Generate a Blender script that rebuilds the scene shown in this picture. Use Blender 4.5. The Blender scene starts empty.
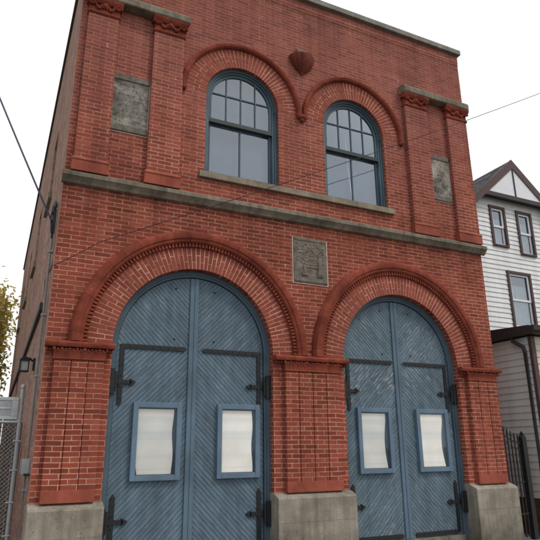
import bpy, bmesh, math, random
from mathutils import Vector, noise
random.seed(7)
PI = math.pi
scn = bpy.context.scene
C = scn.collection

# ------------------------------------------------------------------ objects
def tag(o, label=None, cat=None, group=None, kind=None):
    if label: o['label'] = label
    if cat: o['category'] = cat
    if group: o['group'] = group
    if kind: o['kind'] = kind
    return o

def thing(name, loc, label, cat, group=None):
    o = bpy.data.objects.new(name, None)
    o.location = loc
    o.empty_display_size = .2
    C.objects.link(o)
    return tag(o, label, cat, group)

class MB:
    """collects geometry given in world coordinates"""
    def __init__(s):
        s.v = []; s.f = []; s.m = []; s.r = []
    def poly(s, pts, mi=0, rnd=None):
        b = len(s.v)
        s.v += [tuple(p) for p in pts]
        s.f.append(tuple(range(b, b + len(pts)))); s.m.append(mi)
        s.r.append(random.random() if rnd is None else rnd)
    def box(s, x0, x1, y0, y1, z0, z1, mi=0, rnd=None):
        if rnd is None: rnd = random.random()
        a = (x0, y0, z0); b = (x1, y0, z0); c = (x1, y1, z0); d = (x0, y1, z0)
        e = (x0, y0, z1); f = (x1, y0, z1); g = (x1, y1, z1); h = (x0, y1, z1)
        for q in ((a, b, f, e), (b, c, g, f), (c, d, h, g), (d, a, e, h), (e, f, g, h), (d, c, b, a)):
            s.poly(q, mi, rnd)
    def prism(s, poly2, axis, a0, a1, mi=0, rnd=None, caps=True):
        """poly2: list of 2-D points; axis x: (y,z); y: (x,z); z: (x,y)"""
        if rnd is None: rnd = random.random()
        def P(p, a):
            return (a, p[0], p[1]) if axis == 'x' else ((p[0], a, p[1]) if axis == 'y' else (p[0], p[1], a))
        n = len(poly2)
        for i in range(n):
            p, q = poly2[i], poly2[(i + 1) % n]
            s.poly([P(p, a0), P(q, a0), P(q, a1), P(p, a1)], mi, rnd)
        if caps:
            s.poly([P(p, a0) for p in poly2][::-1], mi, rnd)
            s.poly([P(p, a1) for p in poly2], mi, rnd)
    def tube(s, pts, r, n=8, mi=0, caps=True):
        pts = [Vector(p) for p in pts]
        rr = r if isinstance(r, (list, tuple)) else [r] * len(pts)
        rings = []
        up = Vector((0, 0, 1))
        for i, p in enumerate(pts):
            t = (pts[min(i + 1, len(pts) - 1)] - pts[max(i - 1, 0)]).normalized()
            a = t.cross(up)
            if a.length < 1e-3: a = t.cross(Vector((1, 0, 0)))
            a.normalize(); b = t.cross(a).normalized()
            rings.append([p + rr[i] * (math.cos(2 * PI * k / n) * a + math.sin(2 * PI * k / n) * b) for k in range(n)])
        for i in range(len(rings) - 1):
            for k in range(n):
                k2 = (k + 1) % n
                s.poly([rings[i][k], rings[i][k2], rings[i + 1][k2], rings[i + 1][k]], mi, .5)
        if caps:
            s.poly(rings[0][::-1], mi, .5); s.poly(rings[-1], mi, .5)
    def ball(s, c, rx, ry, rz, n=10, m=6, mi=0):
        def P(i, j):
            a = 2 * PI * i / n; b = -PI / 2 + PI * j / m
            return (c[0] + rx * math.cos(b) * math.cos(a), c[1] + ry * math.cos(b) * math.sin(a), c[2] + rz * math.sin(b))
        for j in range(m):
            for i in range(n):
                s.poly([P(i, j), P(i + 1, j), P(i + 1, j + 1), P(i, j + 1)], mi, .5)
    def sweep_arc(s, cx, cz, prof, a0=0., a1=PI, n=64, mi=0, caps=True, jit=0):
        """prof: closed list of (r, y)"""
        def P(p, a): return (cx + p[0] * math.cos(a), p[1], cz + p[0] * math.sin(a))
        k = len(prof)
        for i in range(n):
            A = a0 + (a1 - a0) * i / n; B = a0 + (a1 - a0) * (i + 1) / n
            for j in range(k):
                p, q = prof[j], prof[(j + 1) % k]
                s.poly([P(p, A), P(q, A), P(q, B), P(p, B)], mi, .5)
        if caps:
            s.poly([P(p, a0) for p in prof], mi, .5); s.poly([P(p, a1) for p in prof][::-1], mi, .5)
    def build(s, name, mats, parent=None, smooth=False, bevel=0, merge=True):
        me = bpy.data.meshes.new(name)
        me.from_pydata(s.v, [], s.f)
        if not isinstance(mats, (list, tuple)): mats = [mats]
        for m in mats: me.materials.append(m)
        me.polygons.foreach_set('material_index', s.m)
        at = me.attributes.new('rnd', 'FLOAT', 'FACE'); at.data.foreach_set('value', s.r)
        bm = bmesh.new(); bm.from_mesh(me)
        if merge: bmesh.ops.remove_doubles(bm, verts=bm.verts, dist=1e-5)
        bmesh.ops.recalc_face_normals(bm, faces=bm.faces)
        bm.to_mesh(me); bm.free()
        if smooth:
            me.polygons.foreach_set('use_smooth', [True] * len(me.polygons))
            try: me.set_sharp_from_angle(angle=math.radians(35))
            except Exception: pass
        me.update()
        o = bpy.data.objects.new(name, me); C.objects.link(o)
        if parent is not None:
            o.parent = parent
            if parent.type == 'EMPTY':
                o.location = -Vector(parent.location)
        if bevel:
            b = o.modifiers.new('bevel', 'BEVEL'); b.width = bevel; b.segments = 2; b.limit_method = 'ANGLE'; b.angle_limit = math.radians(40)
        return o

def clip_poly(poly, nx, nz, d):
    """keep points with nx*x+nz*z <= d"""
    out = []
    for i in range(len(poly)):
        p, q = poly[i], poly[(i + 1) % len(poly)]
        a = nx * p[0] + nz * p[1] - d; b = nx * q[0] + nz * q[1] - d
        if a <= 0: out.append(p)
        if (a < 0 < b) or (b < 0 < a):
            t = a / (a - b); out.append((p[0] + t * (q[0] - p[0]), p[1] + t * (q[1] - p[1])))
    return out

# ---------------------------------------------------------------- materials
class NT:
    def __init__(s, name):
        s.mat = bpy.data.materials.new(name); s.mat.use_nodes = True
        s.t = s.mat.node_tree; s.n = s.t.nodes; s.l = s.t.links
        s.bsdf = s.n['Principled BSDF']; s.out = s.n['Material Output']
    def new(s, typ, **kw):
        n = s.n.new(typ)
        for k, v in kw.items(): setattr(n, k, v)
        return n
    def put(s, sock, v):
        if hasattr(v, 'is_linked') or isinstance(v, bpy.types.NodeSocket): s.l.new(v, sock)
        else: sock.default_value = v
    def pos(s): 
        return s.new('ShaderNodeNewGeometry').outputs['Position']
    def sep(s, v):
        n = s.new('ShaderNodeSeparateXYZ'); s.put(n.inputs[0], v); return n.outputs
    def comb(s, x=0., y=0., z=0.):
        n = s.new('ShaderNodeCombineXYZ')
        for i, v in enumerate((x, y, z)): s.put(n.inputs[i], v)
        return n.outputs[0]
    def math(s, op, a, b=0., c=0., clamp=False):
        n = s.new('ShaderNodeMath', operation=op, use_clamp=clamp)
        for i, v in enumerate((a, b, c)): s.put(n.inputs[i], v)
        return n.outputs[0]
    def mix(s, fac, a, b, blend='MIX'):
        n = s.new('ShaderNodeMix', data_type='RGBA', blend_type=blend)
        s.put(n.inputs[0], fac)
        for i, v in ((6, a), (7, b)):
            if isinstance(v, tuple) and len(v) == 3: v = (*v, 1)
            s.put(n.inputs[i], v)
        return n.outputs[2]
    def noise(s, vec, scale, detail=4., rough=.55, out='Fac', dist=0.):
        n = s.new('ShaderNodeTexNoise'); s.put(n.inputs['Vector'], vec)
        n.inputs['Scale'].default_value = scale; n.inputs['Detail'].default_value = detail
        n.inputs['Roughness'].default_value = rough; n.inputs['Distortion'].default_value = dist
        return n.outputs[out]
    def ramp(s, fac, stops, interp='LINEAR'):
        n = s.new('ShaderNodeValToRGB'); s.put(n.inputs[0], fac)
        cr = n.color_ramp; cr.interpolation = interp
        while len(cr.elements) < len(stops): cr.elements.new(.5)
        for e, (p, c) in zip(cr.elements, stops):
            e.position = p
            e.color = (c, c, c, 1) if isinstance(c, (int, float)) else (*c, 1)
        return n.outputs[0]
    def scale(s, vec, v3):
        n = s.new('ShaderNodeVectorMath', operation='MULTIPLY'); s.put(n.inputs[0], vec); s.put(n.inputs[1], v3); return n.outputs[0]
    def attr(s, name):
        return s.new('ShaderNodeAttribute', attribute_name=name).outputs['Fac']
    def bump(s, h, strength=.4, dist=.01):
        n = s.new('ShaderNodeBump'); n.inputs['Strength'].default_value = strength; n.inputs['Distance'].default_value = dist
        s.put(n.inputs['Height'], h); s.l.new(n.outputs[0], s.bsdf.inputs['Normal']); return n
    def fin(s, col, rough=.85, spec=.3, metal=0.):
        if isinstance(col, tuple) and len(col) == 3: col = (*col, 1)
        s.put(s.bsdf.inputs['Base Color'], col); s.put(s.bsdf.inputs['Roughness'], rough)
        s.bsdf.inputs['Specular IOR Level'].default_value = spec; s.bsdf.inputs['Metallic'].default_value = metal
        return s.mat

BRICK_RAMP = [(0., (.165, .043, .029)), (.2, (.24, .058, .038)), (.6, (.30, .074, .046)), (.86, (.335, .090, .058)), (1., (.41, .14, .092))]
MORTAR = (.66, .38, .27)

def grime(t, z, P):
    """dirt on old masonry: darker large patches and run-off streaks"""
    big = t.noise(P, .55, 5., .6)
    st = t.noise(t.scale(P, (3.2, 3.2, .35)), 1., 4., .6)
    g = t.math('MULTIPLY', t.ramp(big, [(.25, .72), (.7, 1.08)]), t.ramp(st, [(.28, .78), (.6, 1.05)]))
    return g

def brick_mat(name, rowh=.077, bw=.262, ramp=BRICK_RAMP, mortar=MORTAR, side=False, mort=.0067, upper=True, offs=(0., 0.)):
    t = NT(name)
    P = t.pos(); x, y, z = t.sep(P)
    nx = t.sep(t.new('ShaderNodeNewGeometry').outputs['Normal'])[0]
    isx = t.math('GREATER_THAN', t.math('ABSOLUTE', nx), .6)
    u = t.math('ADD', t.math('MULTIPLY', isx, t.math('SUBTRACT', t.math('ADD', y, .13), x)), x)
    # slightly wavering courses
    wob = t.math('MULTIPLY', t.math('SUBTRACT', t.noise(P, 1.7, 3.), .5), .022)
    wob2 = t.math('MULTIPLY', t.math('SUBTRACT', t.noise(P, 14., 2.), .5), .006)
    zz = t.math('ADD', t.math('ADD', t.math('ADD', z, offs[1]), wob), wob2)
    uu = t.math('ADD', t.math('ADD', u, offs[0] + 20.), t.math('MULTIPLY', t.math('SUBTRACT', t.noise(P, 9., 2.), .5), .016))
    vec = t.comb(uu, zz, 0.)
    b = t.new('ShaderNodeTexBrick'); t.put(b.inputs['Vector'], vec)
    b.offset = .5; b.offset_frequency = 2; b.squash = 1.
    b.inputs['Color1'].default_value = (0, 0, 0, 1); b.inputs['Color2'].default_value = (1, 1, 1, 1); b.inputs['Mortar'].default_value = (.5, .5, .5, 1)
    b.inputs['Scale'].default_value = 1.; b.inputs['Mortar Size'].default_value = mort; b.inputs['Mortar Smooth'].default_value = .35
    b.inputs['Bias'].default_value = 0.; b.inputs['Brick Width'].default_value = bw; b.inputs['Row Height'].default_value = rowh
    rnd = b.outputs['Color']; fac = b.outputs['Fac']
    fine = t.noise(P, 60., 4., .6)
    bc = t.ramp(t.math('ADD', t.math('ADD', t.math('MULTIPLY', rnd, .78), .08), t.math('MULTIPLY', t.math('SUBTRACT', fine, .5), .7)), ramp)
    # mortar: bright where repointed, dirty red elsewhere; head joints are patchier than bed joints
    mp = t.noise(P, 1.3, 5., .65); mf = t.noise(P, 16., 3., .6)
    bright = t.math('ADD', t.math('MULTIPLY', t.ramp(mp, [(.36, 0.), (.64, 1.)]), .75), t.math('MULTIPLY', t.ramp(mf, [(.42, 0.), (.68, 1.)]), .5), clamp=True)
    if upper:
        hi = t.ramp(t.math('DIVIDE', t.math('ADD', z, t.math('MULTIPLY', mp, 2.)), 12.), [(.62, 1.), (.82, .55)])
        bright = t.math('MULTIPLY', bright, hi)
    mc = t.mix(bright, (mortar[0] * .52, mortar[1] * .38, mortar[2] * .38), mortar)
    spot = t.ramp(t.noise(P, 5.5, 2., .4), [(.70, 0.), (.76, 1.)])
    mc = t.mix(t.math('MULTIPLY', spot, .7), mc, (.78, .62, .52))
    col = t.mix(fac, bc, mc)
    if upper:   # the upper storey is bleached and dustier
        up = t.ramp(t.math('DIVIDE', t.math('ADD', z, t.math('MULTIPLY', t.noise(P, .8, 4.), 2.)), 12.), [(.55, 0.), (.85, .14)])
        col = t.mix(up, col, (.36, .24, .23))
    if upper:   # darker streaky bands, fading downward below the belt course and the long sill
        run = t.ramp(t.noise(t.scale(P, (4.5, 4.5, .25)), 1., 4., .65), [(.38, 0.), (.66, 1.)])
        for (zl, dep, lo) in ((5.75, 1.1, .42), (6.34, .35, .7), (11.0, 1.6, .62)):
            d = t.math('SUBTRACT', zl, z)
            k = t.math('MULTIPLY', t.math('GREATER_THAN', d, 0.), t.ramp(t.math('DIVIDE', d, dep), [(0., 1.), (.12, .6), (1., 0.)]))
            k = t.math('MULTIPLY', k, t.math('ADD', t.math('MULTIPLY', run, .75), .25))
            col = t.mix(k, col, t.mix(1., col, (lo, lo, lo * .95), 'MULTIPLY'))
    col = t.mix(1., col, grime(t, z, P), 'MULTIPLY')
    h = t.math('ADD', t.math('MULTIPLY', fac, -1.), t.math('MULTIPLY', fine, .35))
    t.bump(h, .55, .008)
    return t.fin(col, .9, .08)

def voussoir_mat(name='arch_brick'):
    t = NT(name); P = t.pos(); z = t.sep(P)[2]
    r = t.attr('rnd'); fine = t.noise(P, 60., 4., .6)
    c = t.ramp(t.math('ADD', t.math('ADD', t.math('MULTIPLY', r, .55), .25), t.math('MULTIPLY', t.math('SUBTRACT', fine, .5), .6)), BRICK_RAMP)
    c = t.mix(1., c, grime(t, z, P), 'MULTIPLY')
    t.bump(fine, .3, .004)
    return t.fin(c, .88, .2)

def mortar_mat():
    t = NT('lime_mortar'); P = t.pos(); z = t.sep(P)[2]
    n = t.noise(P, 3., 5., .65)
    c = t.mix(t.ramp(n, [(.35, 0.), (.6, 1.)]), (.40, .17, .13), (.72, .43, .32))
    return t.fin(c, .95, .1)

def terracotta_mat(name, base=(.285, .066, .040), var=.22, arcs=None, bed=None):
    t = NT(name); P = t.pos(); x, y, z = t.sep(P)
    n = t.noise(P, 7., 5., .6); f = t.noise(P, 55., 3.)
    c = t.mix(t.ramp(n, [(.3, 0.), (.7, 1.)]), tuple(b * (1 - var) for b in base), tuple(b * (1 + var) for b in base))
    ch = t.ramp(t.noise(P, 19., 3., .5), [(.70, 0.), (.74, .55)])
    c = t.mix(ch, c, (.50, .22, .16))
    dirt = t.ramp(t.noise(P, 2.3, 5., .65), [(.42, 0.), (.66, .55)])
    c = t.mix(dirt, c, tuple(b * .45 for b in base))
    jt = None
    if arcs:      # section joints of the moulding
        cz, step, cxs = arcs
        cx = t.math('ADD', cxs[0], t.math('MULTIPLY', t.math('GREATER_THAN', x, (cxs[0] + cxs[1]) / 2), cxs[1] - cxs[0]))
        a = t.math('ARCTAN2', t.math('SUBTRACT', z, cz), t.math('SUBTRACT', x, cx))
        q = t.math('PINGPONG', t.math('ADD', a, 7.), step / 2)
        jt = t.math('LESS_THAN', q, .0022)
        tone = t.new('ShaderNodeTexWhiteNoise', noise_dimensions='1D'); t.put(tone.inputs['W'], t.math('FLOOR', t.math('DIVIDE', t.math('ADD', t.math('ADD', a, 7.), step * 0.0), step)))
        c = t.mix(1., c, t.ramp(tone.outputs['Value'], [(0., .82), (1., 1.14)]), 'MULTIPLY')
    elif bed:
        jt = t.math('LESS_THAN', t.math('PINGPONG', t.math('ADD', x, 30.), bed / 2), .0045)
    if jt is not None: c = t.mix(t.math('MULTIPLY', jt, .8), c, (.10, .035, .028))
    c = t.mix(1., c, grime(t, z, P), 'MULTIPLY')
    t.bump(t.math('ADD', n, f), .45, .008)
    return t.fin(c, .85, .12)

def stone_mat(name, a=(.125, .115, .085), b=(.30, .27, .21), sc=3., streak=1., moss=(.10, .115, .075)):
    t = NT(name); P = t.pos(); z = t.sep(P)[2]
    n = t.noise(P, sc, 7., .62); f = t.noise(P, 45., 4., .6)
    c = t.mix(t.ramp(n, [(.3, 0.), (.68, 1.)]), a, b)
    m = t.noise(t.scale(P, (1.3, 1.3, 2.4)), 1.6, 5., .6)
    c = t.mix(t.math('MULTIPLY', t.ramp(m, [(.48, 0.), (.68, 1.)]), .55 * streak), c, moss)
    st = t.noise(t.scale(P, (9., 9., .7)), 1., 4., .6)
    c = t.mix(1., c, t.ramp(st, [(.3, 1. - .35 * streak), (.6, 1.05)]), 'MULTIPLY')
    c = t.mix(1., c, t.ramp(f, [(.3, .8), (.7, 1.15)]), 'MULTIPLY')
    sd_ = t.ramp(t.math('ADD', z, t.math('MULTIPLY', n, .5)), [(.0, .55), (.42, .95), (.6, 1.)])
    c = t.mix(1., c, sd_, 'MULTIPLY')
    pit = t.ramp(t.noise(P, 26., 2., .5), [(.66, 1.), (.72, .62)])
    c = t.mix(1., c, pit, 'MULTIPLY')
    t.bump(t.math('ADD', n, t.math('MULTIPLY', f, .5)), .5, .014)
    return t.fin(c, .9, .15)

def plaque_mat():
    t = NT('weathered_plaque_stone'); P = t.pos(); x, y, z = t.sep(P)
    n = t.noise(P, 2.4, 7., .68, dist=.5); f = t.noise(P, 30., 4., .7)
    c = t.mix(t.ramp(n, [(.38, 0.), (.52, .45), (.66, 1.)]), (.095, .086, .070), (.43, .385, .335))
    # rows of worn, no longer legible lettering
    row = t.math('PINGPONG', t.math('ADD', z, 40.), .055)
    rows = t.ramp(t.math('DIVIDE', row, .055), [(.35, 0.), (.6, 1.)])
    let = t.ramp(t.noise(t.comb(t.math('MULTIPLY', x, 26.), 0., t.math('MULTIPLY', z, 14.)), 1., 2., .5), [(.5, 0.), (.6, 1.)])
    wear = t.ramp(t.noise(P, 3.7, 3.), [(.4, 0.), (.62, 1.)])
    k = t.math('MULTIPLY', t.math('MULTIPLY', rows, let), wear)
    c = t.mix(t.math('MULTIPLY', k, .9), c, (.05, .045, .038))
    c = t.mix(1., c, t.ramp(f, [(.25, .72), (.7, 1.2)]), 'MULTIPLY')
    t.bump(t.math('SUBTRACT', t.math('ADD', n, f), k), .6, .015)
    return t.fin(c, .92, .15)

def paint_mat(name, base, dark=.72, flake=0., plank=False, rough=.62, flakecol=(.40, .40, .38)):
    t = NT(name); P = t.pos(); x, y, z = t.sep(P)
    n = t.noise(P, 1.6, 5., .6); f = t.noise(P, 38., 4., .65)
    c = t.mix(t.ramp(n, [(.3, 0.), (.7, 1.)]), tuple(b * dark for b in base), tuple(b * 1.12 for b in base))
    h = f
    if plank:
        r = t.attr('rnd')                      # 0..1 leaning right, 1..2 leaning left
        left = t.math('GREATER_THAN', r, 1.)
        s = t.math('SUBTRACT', t.math('MULTIPLY', left, 2.), 1.)
        u = t.math('ADD', t.math('MULTIPLY', x, s), z)       # across the plank
        v = t.math('SUBTRACT', t.math('MULTIPLY', x, s), z)  # along the plank
        gv = t.comb(t.math('MULTIPLY', u, 34.), t.math('MULTIPLY', v, 3.2), r)
        g = t.noise(gv, 1., 5., .65)
        tone = t.ramp(t.math('FRACT', r), [(0., .84), (.5, .98), (1., 1.13)])
        c = t.mix(1., c, tone, 'MULTIPLY')
        c = t.mix(t.ramp(g, [(.42, 0.), (.7, .55)]), c, tuple(b * 1.7 for b in base))
        c = t.mix(t.ramp(g, [(.24, .6), (.4, 0.)]), c, tuple(b * .45 for b in base))
        if flake:
            wh = t.noise(P, .95, 4., .62)
            g2 = t.noise(t.comb(t.math('MULTIPLY', u, 19.), t.math('MULTIPLY', v, 4.6), 3.), 1., 5., .7)
            k = t.math('MULTIPLY', t.ramp(wh, [(.50 - .07 * flake, 0.), (.63, 1.)]), t.ramp(g2, [(.535, 0.), (.60, 1.)]))
            # rain-worn bands: around the seam, and low on the leaves; sheltered elsewhere
            zb = t.ramp(t.math('DIVIDE', t.math('ADD', z, t.math('MULTIPLY', wh, .5)), 5.), [(.0, .9), (.12, .35), (.3, .15), (.48, .45), (.58, 1.), (.82, 1.), (.92, .0)])
            k = t.math('MULTIPLY', k, t.math('MULTIPLY', zb, .35 + .6 * min(1., flake)))
            c = t.mix(t.math('MULTIPLY', k, .85), c, flakecol)
            sp = t.ramp(t.noise(t.comb(t.math('MULTIPLY', u, 8.), t.math('MULTIPLY', v, 3.), 8.), 1.4, 3., .6), [(.74, 0.), (.77, .45)])
            c = t.mix(sp, c, flakecol)
            h = t.math('SUBTRACT', t.math('ADD', f, t.math('MULTIPLY', g, 1.5)), k)
        st = t.noise(t.scale(P, (6., 6., .5)), 1., 4., .6)
        c = t.mix(1., c, t.ramp(st, [(.3, .78), (.65, 1.08)]), 'MULTIPLY')
    t.bump(h, .3, .006)
    return t.fin(c, rough, .35)

def plain(name, col, rough=.6, spec=.3, metal=0., var=.15, sc=8., bump=.15):
    t = NT(name); P = t.pos(); n = t.noise(P, sc, 5., .6)
    c = t.mix(t.ramp(n, [(.3, 0.), (.7, 1.)]), tuple(b * (1 - var) for b in col), tuple(b * (1 + var) for b in col))
    if bump: t.bump(n, bump, .006)
    return t.fin(c, rough, spec, metal)

def glass_mat(name, refl=.16, tint=(.85, .9, .95), wavy=.02):
    t = NT(name); P = t.pos()
    n = t.noise(P, 2.2, 2.)
    bp = t.new('ShaderNodeBump'); bp.inputs['Strength'].default_value = wavy; bp.inputs['Distance'].default_value = .05; t.put(bp.inputs['Height'], n)
    gl = t.new('ShaderNodeBsdfGlossy'); gl.inputs['Roughness'].default_value = .03; gl.inputs['Color'].default_value = (.80, .90, 1., 1)
    t.l.new(bp.outputs[0], gl.inputs['Normal'])
    tr = t.new('ShaderNodeBsdfTransparent'); tr.inputs['Color'].default_value = (*tint, 1)
    fr = t.new('ShaderNodeLayerWeight'); fr.inputs['Blend'].default_value = .25
    fac = t.math('ADD', t.math('MULTIPLY', fr.outputs['Fresnel'], .55), refl, clamp=True)
    mx = t.new('ShaderNodeMixShader'); t.put(mx.inputs[0], fac)
    t.l.new(tr.outputs[0], mx.inputs[1]); t.l.new(gl.outputs[0], mx.inputs[2]); t.l.new(mx.outputs[0], t.out.inputs[0])
    return t.mat

def siding_mat(name, col, dirty=.12):
    t = NT(name); P = t.pos(); x, y, z = t.sep(P)
    n = t.noise(P, 1.2, 5., .6); st = t.noise(t.scale(P, (5., 5., .5)), 1., 3.)
    c = t.mix(t.ramp(n, [(.3, 0.), (.7, 1.)]), tuple(b * (1 - dirty) for b in col), col)
    c = t.mix(1., c, t.ramp(st, [(.3, .9), (.6, 1.02)]), 'MULTIPLY')
    return t.fin(c, .55, .3)

def side_brick():
    return brick_mat('side_brick', ramp=[(0., (.24, .135, .10)), (.4, (.33, .19, .145)), (.75, (.38, .23, .18)), (1., (.43, .28, .22))],
                     mortar=(.36, .255, .20), mort=.006, upper=False)

M = {}
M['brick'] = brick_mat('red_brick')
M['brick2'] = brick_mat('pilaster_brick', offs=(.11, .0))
M['side'] = side_brick()
M['vous'] = voussoir_mat(); M['mortar'] = mortar_mat()
M['terra'] = terracotta_mat('red_terracotta', bed=.37); M['terra_flat'] = terracotta_mat('painted_red_block', (.36, .095, .062), .12)
M['mould_big'] = terracotta_mat('arch_moulding_brick', arcs=(3.10, .155, (-2.19, 2.17))); M['mould_small'] = terracotta_mat('window_moulding_brick', arcs=(8.19, .26, (-1.37, 1.30)))
M['belt'] = stone_mat('belt_stone', (.135, .115, .085), (.29, .245, .185), 2.5, moss=(.125, .11, .08))
M['sill'] = stone_mat('sill_stone', (.18, .15, .11), (.33, .27, .20), 2.5, .6, moss=(.15, .13, .09))
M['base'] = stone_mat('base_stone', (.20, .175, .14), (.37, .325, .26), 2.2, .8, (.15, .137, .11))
M['coping'] = stone_mat('coping_stone', (.16, .155, .135), (.31, .29, .25), 2., .6, moss=(.14,.135,.11))
M['plaque'] = plaque_mat()
M['plaque_c'] = stone_mat('centre_plaque_stone', (.12, .10, .08), (.25, .215, .175), 9., .6, (.10, .085, .07))
BLUE = (.102, .150, .190)
M['plank1'] = paint_mat('blue_plank_paint', BLUE, flake=.25, plank=True)
M['plank2'] = paint_mat('worn_blue_plank_paint', (.102, .148, .182), flake=1.7, plank=True)
M['blue'] = paint_mat('blue_frame_paint', (.100, .154, .200))
M['bluenotice'] = paint_mat('bright_blue_frame_paint', (.125, .188, .252))
M['doorframe'] = paint_mat('dull_blue_jamb_paint', (.078, .115, .145))
M['gap'] = plain('dark_gap', (.068, .098, .122), .9)
M['winblue'] = paint_mat('window_blue_paint', (.060, .098, .122))
M['green'] = plain('dark_green_rail_paint', (.028, .042, .040), .5)
M['iron'] = plain('black_iron', (.016, .016, .018), .55, .35, bump=.3, sc=30)
M['room'] = plain('dark_interior', (.050, .056, .066), .9)
M['cream'] = plain('interior_shade_cloth', (.085, .10, .135), .95, .05)
M['glass'] = glass_mat('window_glass', .17, wavy=.05)
M['nglass'] = glass_mat('notice_glass', .03, (.98, .975, .96))
M['hglass'] = glass_mat('house_window_glass', .22)

def paper_mat():
    t = NT('notice_paper'); P = t.pos(); x, y, z = t.sep(P)
    n = t.noise(P, 2.6, 4.); refl_band = t.noise(t.comb(0., 0., t.math('MULTIPLY', z, 5.)), 1., 2.)
    c = t.mix(t.ramp(n, [(.35, 0.), (.65, 1.)]), (.86, .83, .77), (.95, .93, .87))
    c = t.mix(t.ramp(refl_band, [(.5, 0.), (.54, .35)]), c, (.68, .72, .75))  # soft street reflections painted into the paper colour as horizontal bands
    c = t.mix(t.ramp(t.math('DIVIDE', z, 2.2), [(.88, 0.), (1., .35)]), c, (.93, .82, .62))
    fold = t.ramp(t.math('PINGPONG', t.math('ADD', z, .13), .31), [(0., .25), (.012, 0.)])
    c = t.mix(fold, c, (.45, .45, .43))
    t.bump(n, .2, .02)
    return t.fin(c, .8, .2)
M['paper'] = paper_mat()
M['white_siding'] = siding_mat('white_siding', (.80, .80, .79))
M['grey_siding'] = siding_mat('grey_siding', (.72, .71, .69))
M['cream_siding'] = siding_mat('cream_siding', (.66, .62, .48))
M['brown'] = plain('brown_trim_paint', (.085, .052, .048), .6, sc=12)
M['dkbrown'] = plain('dark_gutter_paint', (.040, .030, .030), .5, sc=12)
M['whitepaint'] = plain('white_sash_paint', (.75, .75, .77), .5, var=.05)
M['found'] = brick_mat('brown_foundation_brick', ramp=[(0., (.10, .055, .035)), (1., (.18, .095, .06))], mortar=(.22, .15, .11), upper=False)
M['steel'] = plain('galvanised_steel', (.34, .35, .36), .45, .5, .55, sc=25)
M['pipe'] = plain('conduit_metal', (.28, .25, .24), .5, .4, .2, sc=14)
M['wire'] = plain('black_wire', (.022, .022, .026), .6)
M['dropwire'] = plain('grey_blue_cable', (.065, .065, .11), .6)
M['lampglass'] = plain('frosted_lamp_glass', (.34, .37, .33), .25, .5)
M['panel'] = plain('grey_sign_panel', (.42, .43, .43), .55, sc=6)
M['panel_in'] = plain('pale_sign_inset', (.30, .32, .33), .55, sc=30, var=.2)
M['headgrey'] = plain('weathered_conduit_head', (.13, .125, .13), .6)
M['dkcop'] = plain('dark_coping_tile', (.075, .07, .065), .8)
M['palemortar'] = plain('pale_mortar', (.58, .45, .38), .9)
M['bark'] = plain('bark', (.10, .075, .055), .9, sc=14, bump=.6)
M['oldwood'] = plain('old_fence_wood', (.115, .085, .065), .9, sc=9, var=.4)

def shingle_mat():
    t = NT('roof_shingle'); P = t.pos(); x, y, z = t.sep(P)
    b = t.new('ShaderNodeTexBrick'); t.put(b.inputs['Vector'], t.comb(y, t.math('MULTIPLY', z, 1.5), 0.))
    b.inputs['Color1'].default_value = (.045, .045, .055, 1); b.inputs['Color2'].default_value = (.11, .105, .115, 1); b.inputs['Mortar'].default_value = (.03, .03, .035, 1)
    b.inputs['Scale'].default_value = 1.; b.inputs['Brick Width'].default_value = .3; b.inputs['Row Height'].default_value = .17; b.inputs['Mortar Size'].default_value = .012
    c = t.mix(1., b.outputs['Color'], t.ramp(t.noise(P, 3., 5.), [(.3, .8), (.7, 1.25)]), 'MULTIPLY')
    return t.fin(c, .95, .1)
M['shingle'] = shingle_mat()

def leaf_mat(name, ramp):
    t = NT(name)
    r = t.attr('rnd')
    c = t.ramp(r, ramp)
    t.fin(c, .7, .2)
    tr = t.new('ShaderNodeBsdfTranslucent'); t.put(tr.inputs[0], c)
    mx = t.new('ShaderNodeMixShader'); mx.inputs[0].default_value = .45
    t.l.new(t.bsdf.outputs[0], mx.inputs[1]); t.l.new(tr.outputs[0], mx.inputs[2]); t.l.new(mx.outputs[0], t.out.inputs[0])
    return t.mat
M['leaf'] = leaf_mat('autumn_leaf', [(0., (.09, .10, .03)), (.35, (.28, .25, .06)), (.7, (.55, .40, .10)), (1., (.72, .50, .17))])
M['shrubleaf'] = leaf_mat('shrub_leaf', [(0., (.03, .05, .02)), (.6, (.07, .10, .035)), (.74, (.11, .13, .05)), (.78, (.45, .03, .05)), (1., (.55, .06, .09))])

def ground_mat(name, a, b, sc=2., joints=0.):
    t = NT(name); P = t.pos(); x, y, z = t.sep(P)
    n = t.noise(P, sc, 7., .65); f = t.noise(P, 60., 3., .7)
    c = t.mix(t.ramp(n, [(.3, 0.), (.7, 1.)]), a, b)
    c = t.mix(1., c, t.ramp(f, [(.3, .75), (.7, 1.2)]), 'MULTIPLY')
    if joints:
        jx = t.math('LESS_THAN', t.math('PINGPONG', x, joints / 2), .01); jy = t.math('LESS_THAN', t.math('PINGPONG', y, joints / 2), .01)
        c = t.mix(t.math('MAXIMUM', jx, jy), c, (.06, .055, .05))
    t.bump(f, .4, .01)
    return t.fin(c, .92, .2)
M['asphalt'] = ground_mat('asphalt', (.038, .038, .04), (.062, .062, .062))
M['walk'] = ground_mat('concrete_pavement', (.24, .23, .21), (.34, .33, .30), 1.2, 1.5)
M['kerb'] = ground_mat('kerb_stone', (.22, .22, .21), (.34, .33, .32))
M['grass'] = ground_mat('bare_yard', (.05, .06, .025), (.11, .10, .06))
M['yellow'] = ground_mat('yellow_road_paint', (.55, .38, .05), (.65, .46, .08))

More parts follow.
